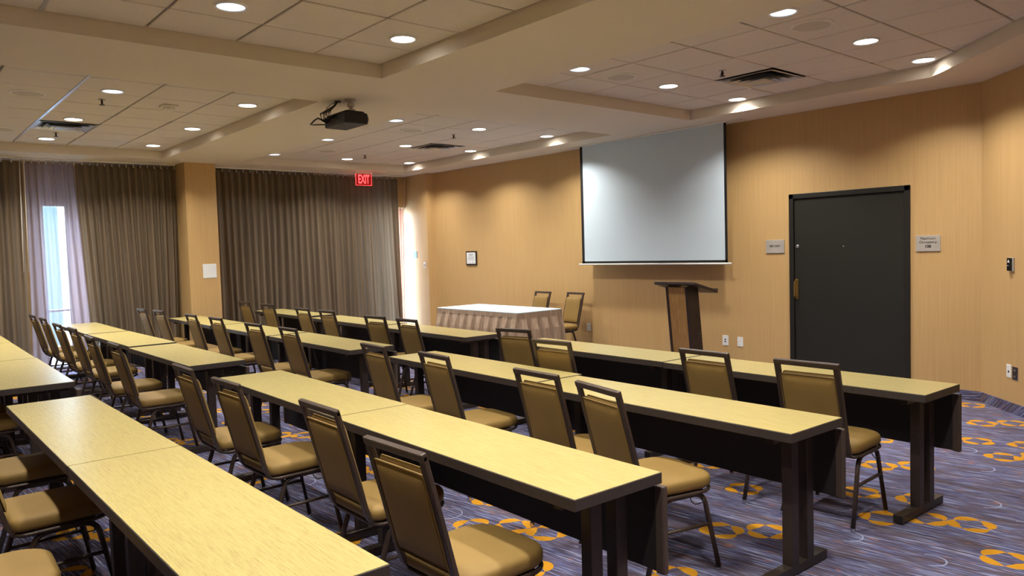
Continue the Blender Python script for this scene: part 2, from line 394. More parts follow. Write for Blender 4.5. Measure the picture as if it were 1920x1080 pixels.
# lay-in tiles dropped a little below the grid (one sheet of repeating pattern per coffer)
DIFF = ((-3.965, 6.615), (-9.973, 1.83), (-9.365, 6.615))
def tiles(name, c, gx, gy, S=.6096):
    xs = [p[0] for p in c]; ys = [p[1] for p in c]; x0, x1, y0, y1 = min(xs), max(xs), min(ys), max(ys)
    def lines(g, a, b):
        k = math.ceil((a-g)/S); r = [a]
        while g+k*S < b-.03:
            if g+k*S > a+.03: r.append(g+k*S)
            k += 1
        return r+[b]
    X, Y = lines(gx, x0, x1), lines(gy, y0, y1); mb = MB(); e = .008; k = .004
    for i in range(len(X)-1):
        for j in range(len(Y)-1):
            if any(abs((X[i]+X[i+1])/2-u) < .1 and abs((Y[j]+Y[j+1])/2-v) < .1 for u, v in DIFF): continue
            a0, a1, b0, b1 = X[i]+e, X[i+1]-e, Y[j]+e, Y[j+1]-e
            poly = [(a0,b0),(a1,b0),(a1,b1),(a0,b1)]
            if c is cofB:                      # clip by the diagonal riser x+y = 4.69
                out = []
                for n in range(4):
                    p, q = poly[n], poly[(n+1) % 4]; fp, fq = 4.675-p[0]-p[1], 4.675-q[0]-q[1]
                    if fp >= 0: out.append(p)
                    if (fp >= 0) != (fq >= 0):
                        t_ = fp/(fp-fq); out.append((p[0]+(q[0]-p[0])*t_, p[1]+(q[1]-p[1])*t_))
                poly = out
            if len(poly) < 3: continue
            n = len(poly); cx_ = sum(p[0] for p in poly)/n; cy_ = sum(p[1] for p in poly)/n
            def ins(p, d): 
                v = Vector((p[0]-cx_, p[1]-cy_)); L_ = v.length; v *= max(0, (L_-d*1.41))/L_ if L_ > 0 else 1
                return (cx_+v.x, cy_+v.y)
            dz = random.uniform(-.0012, .0012)
            vs = [(p[0], p[1], ZT+.018) for p in poly] + [(p[0], p[1], ZT+.004+dz) for p in poly] + [(*ins(p, k), ZT+dz) for p in poly]
            fs = [[m, (m+1) % n, n+(m+1) % n, n+m] for m in range(n)] + [[n+m, n+(m+1) % n, 2*n+(m+1) % n, 2*n+m] for m in range(n)] + [[2*n+m for m in range(n)]]
            mb.add(vs, fs)
    o = mb.build(name, M_tile, ceil); return o
tiles('ceiling_tiles', cofA, -5.01, 2.135); tiles('ceiling_tiles', cofB, -4.27, 5.70)
tiles('ceiling_tiles', cofC, -7.23, 5.70); tiles('ceiling_tiles', cofD, -7.23, 2.135)
# grid runner in the left coffer; its pale colour paints in the window reflection
struct(MB().box(-11.2, -6.66, 1.512, 1.538, ZT-.006, ZT+.01).build('trim_1', brushed('grid_runner_glint', srgb(214, 218, 228), .3)))
struct(MB().box(-5.49, -3.9, .900, .925, ZT-.006, ZT+.01).build('trim_2', bpy.data.materials['grid_runner_glint']))  # short runner in the near coffer, same painted glint colour

# ------------------------------------------------------------------ downlights
R_L = .083
def downlight(x, y, z, label, dim):
    t = thing('recessed_downlight', label, 'ceiling light', (x, y, z), 0, 'recessed round downlights')
    b = MB(); b.lathe((0,0), [(R_L, .006), (R_L+.004, -.006), (R_L+.016, -.007), (R_L+.02, 0), (R_L+.02, .012)], 40); b.build('trim_ring', M_refl, t)
    b = MB(); b.cyl((0,0), R_L+.001, -.002, .004, 40); b.build('lens', M_lens_dim if dim else M_lens, t, 'glowing lens')
    ld = bpy.data.lights.new('lamp', 'AREA'); ld.shape = 'DISK'; ld.size = .15; ld.energy = (9 if dim else 23); ld.spread = math.radians(128)
    ld.color = (1, .955, .87) if not dim else (.88, .93, 1)
    lo = bpy.data.objects.new('lamp', ld); COL.objects.link(lo); lo.parent = t; lo.location = (0, 0, -.012)
cofname = {'A': 'near ceiling recess', 'B': 'recess over the door side', 'C': 'far recess by the exit sign', 'D': 'left recess over window side'}
rowd = {1.82: 'middle row', 3.08: 'beam-side row', .57: 'outer row', 4.85: 'beam-side row', 6.10: 'middle row', 7.34: 'wall-side row'}
for cn, xs, ys in (('A', (-4.74, -2.77, -1.0), (.57, 1.82, 3.08)), ('D', (-7.70, -9.42, -11.05), (.57, 1.82, 3.08)),
                   ('B', (-4.66, -2.73), (4.85, 6.10, 7.34)), ('C', (-7.68, -9.42, -11.18), (4.85, 6.10, 7.34))):
    for i, x in enumerate(xs):
        for y in ys:
            dim = (y == 4.85 or (y == 1.82 and i == 0 and cn in 'AD'))
            if cn == 'B' and x > -3 and y > 7: x_, y_ = -2.71, 7.18
            elif y > 7: x_, y_ = x, 7.30
            else: x_, y_ = x, y
            pos = ('nearest', 'middle one', 'farthest')[i] if cn in 'CD' else ('farthest', 'middle one', 'nearest')[i] if cn == 'A' else ('beside the screen', 'toward the door')[i]
            if cn == 'A': pos = ('leftmost', 'middle one', 'rightmost')[i]
            downlight(x_, y_, ZT-.006, '%s downlight in %s, %s, %s' % ('cool dim' if dim else 'bright', cofname[cn], rowd[y], pos), dim)
downlight(.0, 4.85, ZT-.006, 'cool dim downlight in the pointed right end of the door side recess', True)

# ceiling speakers, sprinklers, diffusers, smoke detector
def speaker(x, y, label):
    t = thing('ceiling_speaker', label, 'ceiling speaker', (x, y, ZT), 0, 'round ceiling speakers')
    MB().lathe((0,0), [(.126, .0), (.13, -.012), (.148, -.008), (.152, 0)], 48).build('trim_ring', M_cream, t)
    MB().cyl((0,0), .127, -.008, 0, 48).build('grille', M_grille, t)
speaker(-2.77, 5.32, 'round flush ceiling speaker between two downlights above the dark door')
speaker(-4.66, 5.40, 'round flush ceiling speaker in door wall recess beside its left end')
speaker(-8.19, 1.22, 'round flush ceiling speaker in left recess left of the pale grid runner')
speaker(-8.20, 5.42, 'round flush ceiling speaker in far recess nearer the projector')
speaker(-10.47, 5.38, 'round flush ceiling speaker in far recess nearer the curtains')
speaker(-10.49, 1.28, 'round flush ceiling speaker at left frame edge near the window curtains')
def sprinkler(x, y, label):
    t = thing('fire_sprinkler', label, 'sprinkler', (x, y, ZT), 0, 'ceiling sprinklers')
    MB().cyl((0,0), .032, -.006, 0, 20).build('escutcheon', M_steel, t)
    b = MB(); b.cyl((0,0), .009, -.05, -.005, 12); b.tube([(-.012,0,-.02),(-.016,0,-.035),(-.004,0,-.05)], .003, 6); b.tube([(.012,0,-.02),(.016,0,-.035),(.004,0,-.05)], .003, 6)
    b.build('sprinkler_body', M_leg, t)
    MB().cyl((0,0), .026, -.055, -.051, 16).build('deflector', M_leg, t)
sprinkler(-3.98, 6.0, 'small pendent sprinkler left of the square air diffuser above the screen and door')
sprinkler(-8.17, 1.83, 'small pendent sprinkler in left recess below its first dim downlight')
sprinkler(-10.49, 1.83, 'small pendent sprinkler in left recess beyond the square air diffuser')
sprinkler(-8.22, 6.09, 'small pendent sprinkler in far recess near its square air diffuser')
sprinkler(-10.64, 6.12, 'small pendent sprinkler in far recess above the exit sign')
def diffuser(x0, y0, label):
    S = .6096; t = thing('air_diffuser', label, 'air vent', (x0+S/2, y0+S/2, ZT), 0, 'square louvered ceiling diffusers')
    h = S/2-.006
    b = MB()
    for k, (r0, r1, z0, z1) in enumerate(((h, h-.035, -.010, -.008), (h-.035, h-.075, -.012, .012), (h-.085, h-.135, -.022, .004), (h-.145, h-.19, -.028, 0))):
        vs = []
        for r, z in ((r0, z0), (r1, z1)): vs += [(-r,-r,z), (r,-r,z), (r,r,z), (-r,r,z)]
        b.add(vs, [(i, (i+1) % 4, 4+(i+1) % 4, 4+i) for i in range(4)])
    b.build('louver', brushed('aluminium_louver', srgb(205, 205, 208), .3, .55) if 'aluminium_louver' not in bpy.data.materials else bpy.data.materials['aluminium_louver'], t)
    MB().box(-h, h, -h, h, .006, .010).build('backing', M_black, t)
    MB().cbox(-.1, .1, -.1, .1, -.034, -.026, .003).build('centre_plate', bpy.data.materials['aluminium_louver'], t)
diffuser(-4.27+.0, 6.31, 'square metal air diffuser between screen and dark door ceiling')
diffuser(-10.278, 1.525, 'square metal air diffuser in left recess reflecting daylight')
diffuser(-9.67, 6.31, 'square metal air diffuser in far recess before the curtains')
t = thing('smoke_detector', 'cream round smoke detector on square base in left ceiling recess', 'smoke detector', (-8.15, 2.44, ZT))
MB().cbox(-.075, .075, -.075, .075, -.02, 0, .005).build('base', M_cream, t)
MB().lathe((0,0), [(.055, -.018), (.06, -.035), (.05, -.05), (.02, -.055), (0, -.055)], 28).build('cover', M_cream, t)
MB().cyl((.03,-.02), .005, -.055, -.05, 10).build('indicator', M_white, t)

# ------------------------------------------------------------------ projector
t = thing('projector', 'black ceiling projector with cables hanging before the middle beam', 'projector', (-6.5, 3.55, 2.81))
MB().cbox(-.21, .21, -.12, .12, 0, .105, .016, seg=3).cbox(-.19, .19, -.105, .105, .09, .125, .02).build('body', M_black, t)
b = MB(); Mr = Matrix.Translation((.12, .118, .06)) @ Matrix.Rotation(-PI/2, 4, 'X'); b.lathe((0,0), [(.042, 0), (.045, .03), (.036, .032), (.03, .012), (0, .010)], 28, M=Mr); b.build('lens', M_blackgloss, t)
b = MB(); b.box(-.17, .06, -.1205, -.118, .03, .075); b.build('port_panel', M_leg, t)
b = MB(); b.cyl((.10, .0), .02, .12, .235, 18); b.cyl((.10, 0), .055, .225, .24, 24); b.cbox(.06, .14, -.03, .03, .12, .145, .005); b.cyl((.10, .0), .032, .17, .20, 20); b.build('mount_post', M_steel, t)
b = MB()
for k, (x, dx) in enumerate(((-.16, -.05), (-.12, .02), (-.09, .0), (-.05, .03), (-.02, .05), (.01, .06))):
    b.tube([(x, -.12, .05+.01*k), (x, -.17, .07), (x+dx*.3-.0, -.175, .13), (-.04+.004*k, -.10, .19), (-.04+.003*k, -.06, .242)], .0065 if k % 2 else .0085, 8)
b.tube([(-.16, -.12, .06), (-.24, -.17, .10), (-.30, -.18, .085), (-.34, -.19, .06), (-.36, -.19, .055)], .008, 8)
b.tube([(-.2, -.1, .04), (-.27, -.15, .045), (-.34, -.18, .05)], .006, 8)
b.tube([(-.12, -.12, .09), (-.17, -.12, .13), (-.17, -.11, .19), (-.12, -.09, .22), (-.06, -.06, .235)], .004, 8)
b.build('cable', M_black, t)
b = MB(); b.cyl((-.04, -.06), .03, .228, .24, 20); b.build('cable_grommet', M_black, t)

# ------------------------------------------------------------------ exit sign
t = thing('exit_sign', 'red lit EXIT sign hanging from ceiling before the wide curtain', 'exit sign', (-11.95, 6.83, 0))
MB().cbox(-.02, .02, -.17, .17, 3.022, 3.05, .004).build('housing', M_white, t)
MB().box(-.004, .004, -.16, .16, 2.815, 3.022).build('panel', M_acryl, t)
b = MB()
for y0, y1, z0, z1 in ((-.16, .16, 2.815, 2.821), (-.16, -.154, 2.815, 3.02), (.154, .16, 2.815, 3.02)): b.box(-.005, .0055, y0, y1, z0, z1)
b.build('lit_edge', M_red, t)
Mt = Matrix.Translation((.0065, 0, 2.918)) @ Matrix.Rotation(PI/2, 4, 'Z') @ Matrix.Rotation(PI/2, 4, 'X')
text_mesh('EXIT', .215, Mt, 'lettering', M_red, t, .001, bold=.006, sx=.52)

# ------------------------------------------------------------------ curtains
def curtain(name, y0, y1, x, label, mat=M_curtain, pitch=.115, amp=.038, e0=0., e1=0., z0=.015, z1=2.995, wands=(), group=None, seed=1, billow=.03):
    """pleated drape along Y; e0/e1 move the lower corners of the two free edges"""
    rnd = random.Random(seed); n = max(4, round(abs(y1-y0)/pitch)); per = 12; N = n*per; nz = 26
    ph = [rnd.uniform(-.3, .3) for _ in range(n+2)]; am = [rnd.uniform(.55, 1.25) for _ in range(n+2)]
    lf = [(rnd.uniform(.6, 2.2), rnd.uniform(0, 6), rnd.uniform(.3, 1)) for _ in range(4)]
    vs = []
    for j in range(nz+1):
        v = j/nz; z = z1+(z0-z1)*v
        a0, a1 = y0+e0*v**1.3, y1+e1*v**1.3
        for i in range(N+1):
            u = i/N; k = i/per; kk = min(int(k), n-1); fr = k-kk
            s = math.sin(2*PI*k + ph[kk]*(1-fr)*v*2 + ph[kk+1]*fr*v*2)
            A = amp*((1-v)*.75 + v*(am[kk]*(1-fr)+am[kk+1]*fr))
            A *= 1+.35*v*math.sin(2.3*k+seed)
            s2 = sum(c*math.sin(a*u*6.28*max(1, n/9)+b_) for a, b_, c in lf)*billow*v*.5
            yy = a0+(a1-a0)*u + .022*v*math.sin(2.1*k+seed)+.03*v*v*math.sin(.55*k+2*seed)
            vs.append((x + A*math.copysign(abs(s)**.8, s) + s2, yy, z))
    fs = [(j*(N+1)+i, j*(N+1)+i+1, (j+1)*(N+1)+i+1, (j+1)*(N+1)+i) for j in range(nz) for i in range(N)]
    t = thing(name, label, 'curtain', (0, 0, 0), 0, group)
    b = MB(); b.add(vs, fs, 0, True); b.build('drape', mat, t)
    c0 = MB().cbox(-.006, .012, -.008, .008, -.02, .03, .002).build('carrier', M_steel, t)
    for i in range(n+1):
        yy = y0+(y1-y0)*i/n
        if i: c1 = c0.copy(); COL.objects.link(c1)
        else: c1 = c0
        c1.location = (x, yy, z1)
    for (wy, wy2) in wands: MB().tube([(x+.055, wy, 3.0), (x+.06, wy2, 1.48)], .0055, 8).build('wand', M_cream, t)
    return t
XC = -12.22
curtain('window_curtain', -2.6, 1.70, XC, 'taupe pleated curtain filling the left frame edge, left of the bright window', wands=((1.67, 1.64), (1.72, 1.70)), e1=-.03, seed=3)
curtain('window_curtain', 2.34, 3.69, XC, 'taupe pleated curtain between the bright window and tan pillar', e0=.16, e1=-.04, seed=5, pitch=.10)
curtain('window_curtain', 4.20, 7.70, XC, 'wide taupe pleated curtain between tan pillar and screen wall, behind EXIT sign', e1=.06, seed=9, pitch=.113)
curtain('sheer_curtain', 7.60, 7.86, -12.30, 'narrow pinkish sheer strip glowing at right end of wide curtain', M_sheer, .065, .018, e1=-.02, z1=2.44, seed=4, wands=((7.88, 7.79),))
M_thin = curtain_material('thin_sheer', srgb(138, 124, 130), srgb(164, 150, 158), .5, .34)
curtain('sheer_curtain', 1.735, 2.33, XC-.0, 'thin lavender-lit sheer hanging across the bright window gap', M_thin, .085, .022, e0=-.02, e1=.14, seed=6, billow=.01)
for nm, y0, y1, lb in (('curtain_track', -2.7, 3.70, 'white ceiling curtain track left of the pillar'), ('curtain_track', 4.19, 7.90, 'white ceiling curtain track right of the pillar')):
    b = MB(); b.cbox(XC-.02, XC+.02, y0, y1, 3.031, 3.05, .003); tag(b.build(nm, M_cream), lb, 'curtain track')

# outside: pale patio, and an added panel that dims the sky in the gap
tag(MB().box(-19, XW-.31, -6, 13, -.14, -.04).build('patio', M_pave), 'pale paved patio outside the tall window', 'patio')
b = MB(); b.box(-17.3, -17.1, 1.2, 2.93, -.04, 3.4); tag(b.build('sky_dimming_panel', simple('blue_green_panel', srgb(82, 102, 102), .7)), 'added blue-green panel outside that dims the sky seen in the window gap', 'added panel')

# ------------------------------------------------------------------ door
d = MB(); f = .055
d.cbox(DX0, DX0+f, YW-.02, YW+.12, 0, DZ, .004); d.cbox(DX1-f, DX1, YW-.02, YW+.12, 0, DZ, .004); d.cbox(DX0, DX1, YW-.02, YW+.12, DZ-f, DZ, .004)
door = struct(d.build('door_1', M_doorframe))
leaf = MB().cbox(DX0+f+.004, DX1-f-.004, YW+.0, YW+.045, .008, DZ-f-.004, .002).build('door_leaf', M_door, door)
MB().box(DX0+f, DX1-f, YW+.05, YW+.13, 0, DZ-f).build('door_stop', M_doorframe, door)
b = MB(); Mh = None
b.cbox(-4.440, -4.405, YW-.010, YW, .935, 1.165, .004); b.tube([(-4.422, YW-.008, .955), (-4.422, YW-.05, .975), (-4.422, YW-.055, 1.05), (-4.422, YW-.05, 1.13), (-4.422, YW-.008, 1.15)], 0, sq=(.012, .006), up=(1,0,0))
b.build('pull_handle', M_brass, leaf, 'brass pull handle')
b = MB(); b.lathe((0,0), [(.022, 0), (.024, .006), (.016, .014), (0, .016)], 20, M=Matrix.Translation((-4.412, YW, 1.537)) @ Matrix.Rotation(PI/2, 4, 'X')); b.build('lock_cylinder', M_chrome, leaf, 'bright round lock cylinder')
b = MB(); b.lathe((0,0), [(.009, 0), (.008, .006), (0, .007)], 14, M=Matrix.Translation((-3.876, YW, 1.525)) @ Matrix.Rotation(PI/2, 4, 'X')); b.build('peephole', M_chrome, leaf, 'tiny metal peephole')
for z in (1.84, 1.01, .20):
    b = MB(); b.cyl((0,0), .009, z-.075, z+.075, 12, M=Matrix.Translation((-3.236, YW-.008, 0))); b.box(-3.262, -3.212, YW-.004, YW+.001, z-.07, z+.07); b.build('hinge', M_leg, leaf)

# ------------------------------------------------------------------ signs and wall plates
def plate(name, lbl, cat, cx_, cz, w, h, mat, M0, dep=.008, bev=.0015):
    """M0 maps local (x right, y up, z out of wall) onto the wall"""
    t = thing(name, lbl, cat); t.matrix_world = M0 @ Matrix.Translation((cx_, cz, 0))
    MB().cbox(-w/2, w/2, -h/2, h/2, 0, dep, bev).build('plate', mat, t); return t
WF = Matrix.Translation((0, YW, 0)) @ Matrix.Rotation(PI/2, 4, 'X')                  # front wall, x = world x, y = z
WA = Matrix.Translation((XA, YA, 0)) @ Matrix.Rotation(-PI/4, 4, 'Z') @ Matrix.Rotation(PI/2, 4, 'X')
WN = Matrix.Translation((0, 7.95, 0)) @ Matrix.Rotation(PI/2, 4, 'X')
WP = Matrix.Translation((-11.83, 0, 0)) @ Matrix.Rotation(PI/2, 4, 'Z') @ Matrix.Rotation(PI/2, 4, 'X')   # pillar face, x = world y
T = Matrix.Translation
t = plate('door_sign', 'brushed metal SERVERY sign left of dark door', 'sign', -4.688, 1.543, .235, .155, M_steel, WF, .012)
text_mesh('SERVERY', .036, T((0, .004, .0125)), 'lettering', M_ink, t, .0006, bold=.0004)
text_mesh('. . . . .', .02, T((0, -.035, .0125)), 'braille', M_steel, t, .0004)
t = plate('occupancy_sign', 'brushed metal Maximum Occupancy 108 sign right of dark door', 'sign', -3.014, 1.538, .23, .160, M_steel, WF, .012)
text_mesh('Maximum', .037, T((0, .048, .0125)), 'lettering', M_ink, t, .0006); text_mesh('Occupancy', .037, T((0, .012, .0125)), 'lettering', M_ink, t, .0006)
text_mesh('108', .040, T((0, -.032, .0125)), 'lettering', M_ink, t, .0006, bold=.0016)
t = plate('framed_certificate', 'small dark framed certificate on tan wall above skirted table', 'picture frame', -10.51, 1.468, .30, .245, M_wenge, WF, .02, .003)
t.children[0].name = 'frame'
MB().box(-.125, .125, -.098, .098, .0205, .0215).build('certificate', M_paper, t)
b = MB(); b.box(-.07, .07, .06, .072, .0215, .0222); b.box(-.05, .05, .038, .046, .0215, .0222)
for k in range(4): b.box(-.085, .085, .02-.018*k, .025-.018*k, .0215, .0222)
b.box(-.08, -.02, -.075, -.069, .0215, .0222); b.box(.02, .08, -.075, -.069, .0215, .0222); b.build('print', M_art, t)
def outlet(lbl, x, z, M0, kind, w=.075, h=.118):
    t = plate('wall_outlet' if kind != 'blank' else 'blank_wall_plate', lbl, 'wall plate', x, z, w, h, M_white, M0, .006, .002)
    if kind == 'duplex':
        for s in (-1, 1):
            o = MB().cbox(-.016, .016, s*.027-.014, s*.027+.014, .0055, .008, .002).build('socket', M_white, t)
            MB().box(-.009, -.006, s*.027-.006, s*.027+.006, .0078, .0085).box(.006, .009, s*.027-.006, s*.027+.006, .0078, .0085).cyl((0, s*.027-.009), .003, .0078, .0085, 10).build('slot', M_black, o)
    elif kind == 'jack':
        MB().box(-.01, .01, .006, .022, .0058, .0075).box(-.01, .01, -.022, -.006, .0058, .0075).build('jack', M_black, t)
    elif kind == 'button':
        MB().cyl((0, -.006), .011, .0055, .0075, 18).build('jack', M_black, t)
    else: MB().cyl((0, .042), .0035, .0055, .0068, 10).cyl((0, -.042), .0035, .0055, .0068, 10).build('screw', M_steel, t)
    return t
outlet('white wall outlet low on tan wall right of the skirted table chairs', -7.719, .417, WF, 'duplex')
outlet('white jack plate with two dark ports low on wall beside lectern', -5.380, .387, WF, 'jack', .085, .128)
outlet('plain white blank plate low on wall between jack plate and door', -5.171, .385, WF, 'blank', .078, .118)
outlet('white plate with one round port on angled wall at right frame edge', .465, .373, WA, 'button', .072, .118)
t = plate('metal_outlet', 'chrome duplex outlet beside white plate on angled wall', 'wall plate', .560, .365, .085, .118, M_chrome, WA, .005, .002)
for s in (-1, 1):
    o = MB().cbox(-.016, .016, s*.027-.014, s*.027+.014, .0045, .0075, .002).build('socket', M_black, t)
    MB().box(-.009, -.006, s*.027-.006, s*.027+.006, .0073, .008).box(.006, .009, s*.027-.006, s*.027+.006, .0073, .008).build('slot', M_white, o)
t = plate('wall_control', 'small black wall control with white triangle on angled wall', 'wall control', .502, 1.335, .075, .122, M_steel, WA, .012, .003)
MB().cbox(-.034, .020, -.058, .058, .011, .030, .005).build('control_body', M_blackgloss, t)
b = MB(); b.add([(-.022,.018,.0305),(.012,.018,.0305),(-.005,.046,.0305)], [(0,1,2)]); b.box(-.03, .0, -.012, -.008, .0302, .031); b.build('marking', M_white, t)
t = plate('light_switch', 'round wall control on daylight-washed wall beside wide curtain', 'light switch', -11.76, 1.355, .07, .115, M_white, WN, .007, .002)
MB().lathe((0,0), [(.026, .007), (.026, .02), (.02, .022), (0, .022)], 20).build('knob', M_steel, t)
t = plate('wall_sign', 'small blue-grey plate on bright wall beside the curtain', 'sign', -12.08, 1.55, .13, .13, M_blue, WN, .006)
t = plate('paper_notice', 'blank white paper notice on tan pillar between the curtains', 'notice', 4.02, 1.402, .205, .215, M_paper, WP, .004, .001)

# ------------------------------------------------------------------ projection screen
t = thing('projection_screen', 'white pull-down projection screen with black border on front wall', 'projection screen', (-6.415, 7.90, 0))
sxl, sxr = -1.215, 1.215
def sheet(x0, x1, z0, z1, y): return MB().box(x0, x1, y-.0006, y+.0006, z0, z1)
sheet(sxl+.05, sxr-.035, 1.395, 3.06, 0).build('screen_fabric', M_screen, t)
b = MB(); b.box(sxl+.0, sxl+.05, -.0006, .0006, 1.36, 3.06); b.box(sxr-.035, sxr, -.0006, .0006, 1.36, 3.06); b.box(sxl, sxr, -.0006, .0006, 1.36, 1.395); b.build('black_border', M_blackcloth, t)
b = MB(); b.tube([(sxl-.06, 0, 1.352), (sxr+.05, 0, 1.352)], .012, 14); b.build('bottom_bar', M_white, t, 'white bottom bar')
b = MB(); b.cbox(sxl-.30, sxr+.22, -.06, .09, 3.040, 3.05, .002); b.build('ceiling_slot_trim', M_cream, t)

# ------------------------------------------------------------------ lectern
t = thing('lectern', 'dark wood lectern with honey front panel below projection screen', 'lectern', (-5.31, 7.02, 0))
def sheared(b_, x0, x1, y0, y1, z0, z1, lean):
    vs = []
    for z in (z0, z1):
        s = lean*(1.12-z)
        for x, y in ((x0,y0),(x1,y0),(x1,y1),(x0,y1)): vs.append((x, y+s, z))
    b_.add(vs, [(3,2,1,0),(4,5,6,7),(0,1,5,4),(1,2,6,5),(2,3,7,6),(3,0,4,7)])
LN = .11
b = MB(); sheared(b, .118, .150, -.0, .21, .04, 1.115, LN); b.build('side_panel', M_wenge, t)
b = MB(); sheared(b, -.150, -.118, -.0, .21, .04, 1.115, LN); b.build('side_panel', M_wenge, t)
b = MB(); sheared(b, -.118, .118, .006, .03, .04, 1.11, LN); b.build('front_panel', M_honey, t, 'honey coloured front panel')
MB().cbox(-.24, .24, -.05, .42, 0, .04, .006).build('base', M_wenge, t)
Mt = Matrix.Translation((0, 0, 1.168)) @ Matrix.Rotation(-math.atan2(.115, .45), 4, 'X')
MB().cbox(-.285, .275, -.03, .44, -.034, 0, .006, M=Mt).build('top', M_wenge, t)
b = MB(); b.cbox(-.285, .275, .42, .435, 0, .018, .003, M=Mt); b.build('book_ledge', M_wenge, t)
b = MB(); b.lathe((0,0), [(.011, 0), (.011, .012), (0, .014)], 14, M=Matrix.Translation((.150, .18, .78)) @ Matrix.Rotation(PI/2, 4, 'Y')); b.lathe((0,0), [(.011, 0), (.011, .012), (0, .014)], 14, M=Matrix.Translation((.150, .2, .56)) @ Matrix.Rotation(PI/2, 4, 'Y')); b.build('knob', M_black, t)

# ------------------------------------------------------------------ skirted head table
HX, HY, HL, HD = -8.34, 6.85, 1.83, .80
t = thing('skirted_table', 'head table with pale cloth top and pleated taupe skirt by wall', 'table', (HX, HY, 0))
MB().cbox(-HL/2, HL/2, -HD/2, HD/2, .745, .765, .006).build('cloth_top', M_cloth, t, 'pale bluish white cloth top')
# box-pleated skirt
path = [(-HL/2, HD/2), (-HL/2, -HD/2), (HL/2, -HD/2), (HL/2, HD/2), (-HL/2, HD/2)]
pts = []
for k in range(4):
    p, q = Vector(path[k]), Vector(path[k+1]); n = round((q-p).length/.007); nn = Vector(((q-p).y, -(q-p).x)).normalized()
    for i in range(n): pts.append((p+(q-p)*i/n, nn, (p-q).length*i/n))
rings = []; nz = 10
for j in range(nz+1):
    v = j/nz; z = .752-.737*v; rg = []
    for p, nn, s in pts:
        w = (s % .187)/.187
        f_ = .045*min(1, max(0, (w-.06)*5)) if w < .70 else .045*max(0, 1-(w-.70)*16)
        amp = (.1 + .9*min(1, max(0, (v-.08)*5)))
        f_ = f_*amp*(.7+.9*v) + .05*v + .004
        o = p - nn*0 + nn*(-f_ if False else f_)
        rg.append(Vector((o.x, o.y, z)))
    rings.append(rg)
b = MB(); b.loops(rings, 0, False, False, False); b.build('skirt', M_satin, t, 'taupe box-pleated skirt')
b = MB(); r0 = [Vector((p.x+nn.x*.010, p.y+nn.y*.010, .755)) for p, nn, s in pts]; r1 = [Vector((p.x+nn.x*.013, p.y+nn.y*.013, .70)) for p, nn, s in pts]
b.loops([r0, r1], 0, False, False, False); b.build('skirt_band', M_satin, t)

# ------------------------------------------------------------------ training tables
TL, TW = 1.829, .457
def make_table():
    t = thing('training_table', 'x', 'table')
    MB().cbox(-TL/2+.002, TL/2-.002, -TW/2, TW/2, .696, .7385, .003).build('edge_band', M_edge, t, 'dark edge band')
    MB().box(-TL/2+.005, TL/2-.005, -TW/2+.003, TW/2-.003, .735, .740).build('table_top', M_lam, t, 'pale maple laminate top')
    for s in (-1, 1):
        x = s*(TL/2-.135)
        for nm, y in (('leg', -.02), ('leg', .115)):
            MB().cbox(x-.027, x+.027, y-.03, y+.03, .048, .70, .003).build(nm, M_leg, t)
        ft = MB().cbox(x-.027, x+.027, -.265, .27, .004, .05, .003).build('foot_bar', M_leg, t)
        MB().box(x-.024, x+.024, -.2655, -.2635, .008, .045).box(x-.024, x+.024, .2685, .2705, .008, .045).build('end_cap', M_black, ft)
        MB().box(x-.02, x+.02, -.19, .20, .665, .697).build('bracket', M_leg, t)
    m = MB().cbox(-TL/2+.03, TL/2-.03, .237, .257, .34, .675, .004).build('modesty_panel', M_modesty, t)
    for s in (-1, 1): MB().cbox(s*(TL/2-.024)-.022, s*(TL/2-.024)+.022, .232, .262, .335, .680, .008).build('panel_cap', M_modcap, m)
    MB().box(-TL/2+.18, TL/2-.18, -.02, .0, .64, .697).build('apron_rail', M_modesty, t)
    b = MB()
    for x in (-.6, .6): b.cyl((0,0), .007, 0, .004, 10, M=Matrix.Translation((x, .237, .6)) @ Matrix.Rotation(PI/2, 4, 'X'))
    b.build('bolt', M_chrome, m)
    return t
ROWN = {'R1': 'front row of the right block', 'R2': 'second row of the right block', 'R3': 'third row of the right block', 'R4': 'nearest row of the right block',
        'L1': 'front row of the left block', 'L2': 'second row of the left block', 'L3': 'third row of the left block', 'L4': 'rear row of the left block'}
TB = [('R1', -4.372, 4.659, -1.57), ('R1', -2.529, 4.586, -1.91), ('R2', -4.462, 3.440, -2.0), ('R2', -2.620, 3.331, -1.5), ('R3', -4.520, 2.080, -1.5), ('R3', -2.690, 2.031, -1.35),
      ('R4', -4.516, .826, -.05), ('R4', -2.689, .825, -.10),
      ('L1', -10.86, 4.885, -1.1), ('L1', -8.74, 4.80, -1.6), ('L1', -6.85, 4.71, -1.2), ('L2', -10.68, 3.53, -.9), ('L2', -8.81, 3.50, -.9), ('L2', -6.93, 3.472, -.7),
      ('L3', -10.98, 2.185, -1.1), ('L3', -9.09, 2.175, .3), ('L3', -7.14, 2.145, -.0), ('L4', -10.74, .96, -1.1), ('L4', -8.90, .92, -1.2), ('L4', -7.06, .89, -1.19)]
cnt = {}; proto = None
def stickers(root):
    m = [c for c in root.children if c.name.startswith('modesty_panel')][0]
    MB().box(-.085, -.045, .2355, .237, .535, .60).build('sticker', M_cream, m, 'pale sticker'); MB().box(.06, .095, .2355, .237, .50, .535).build('sticker', M_brass, m, 'yellowish sticker')
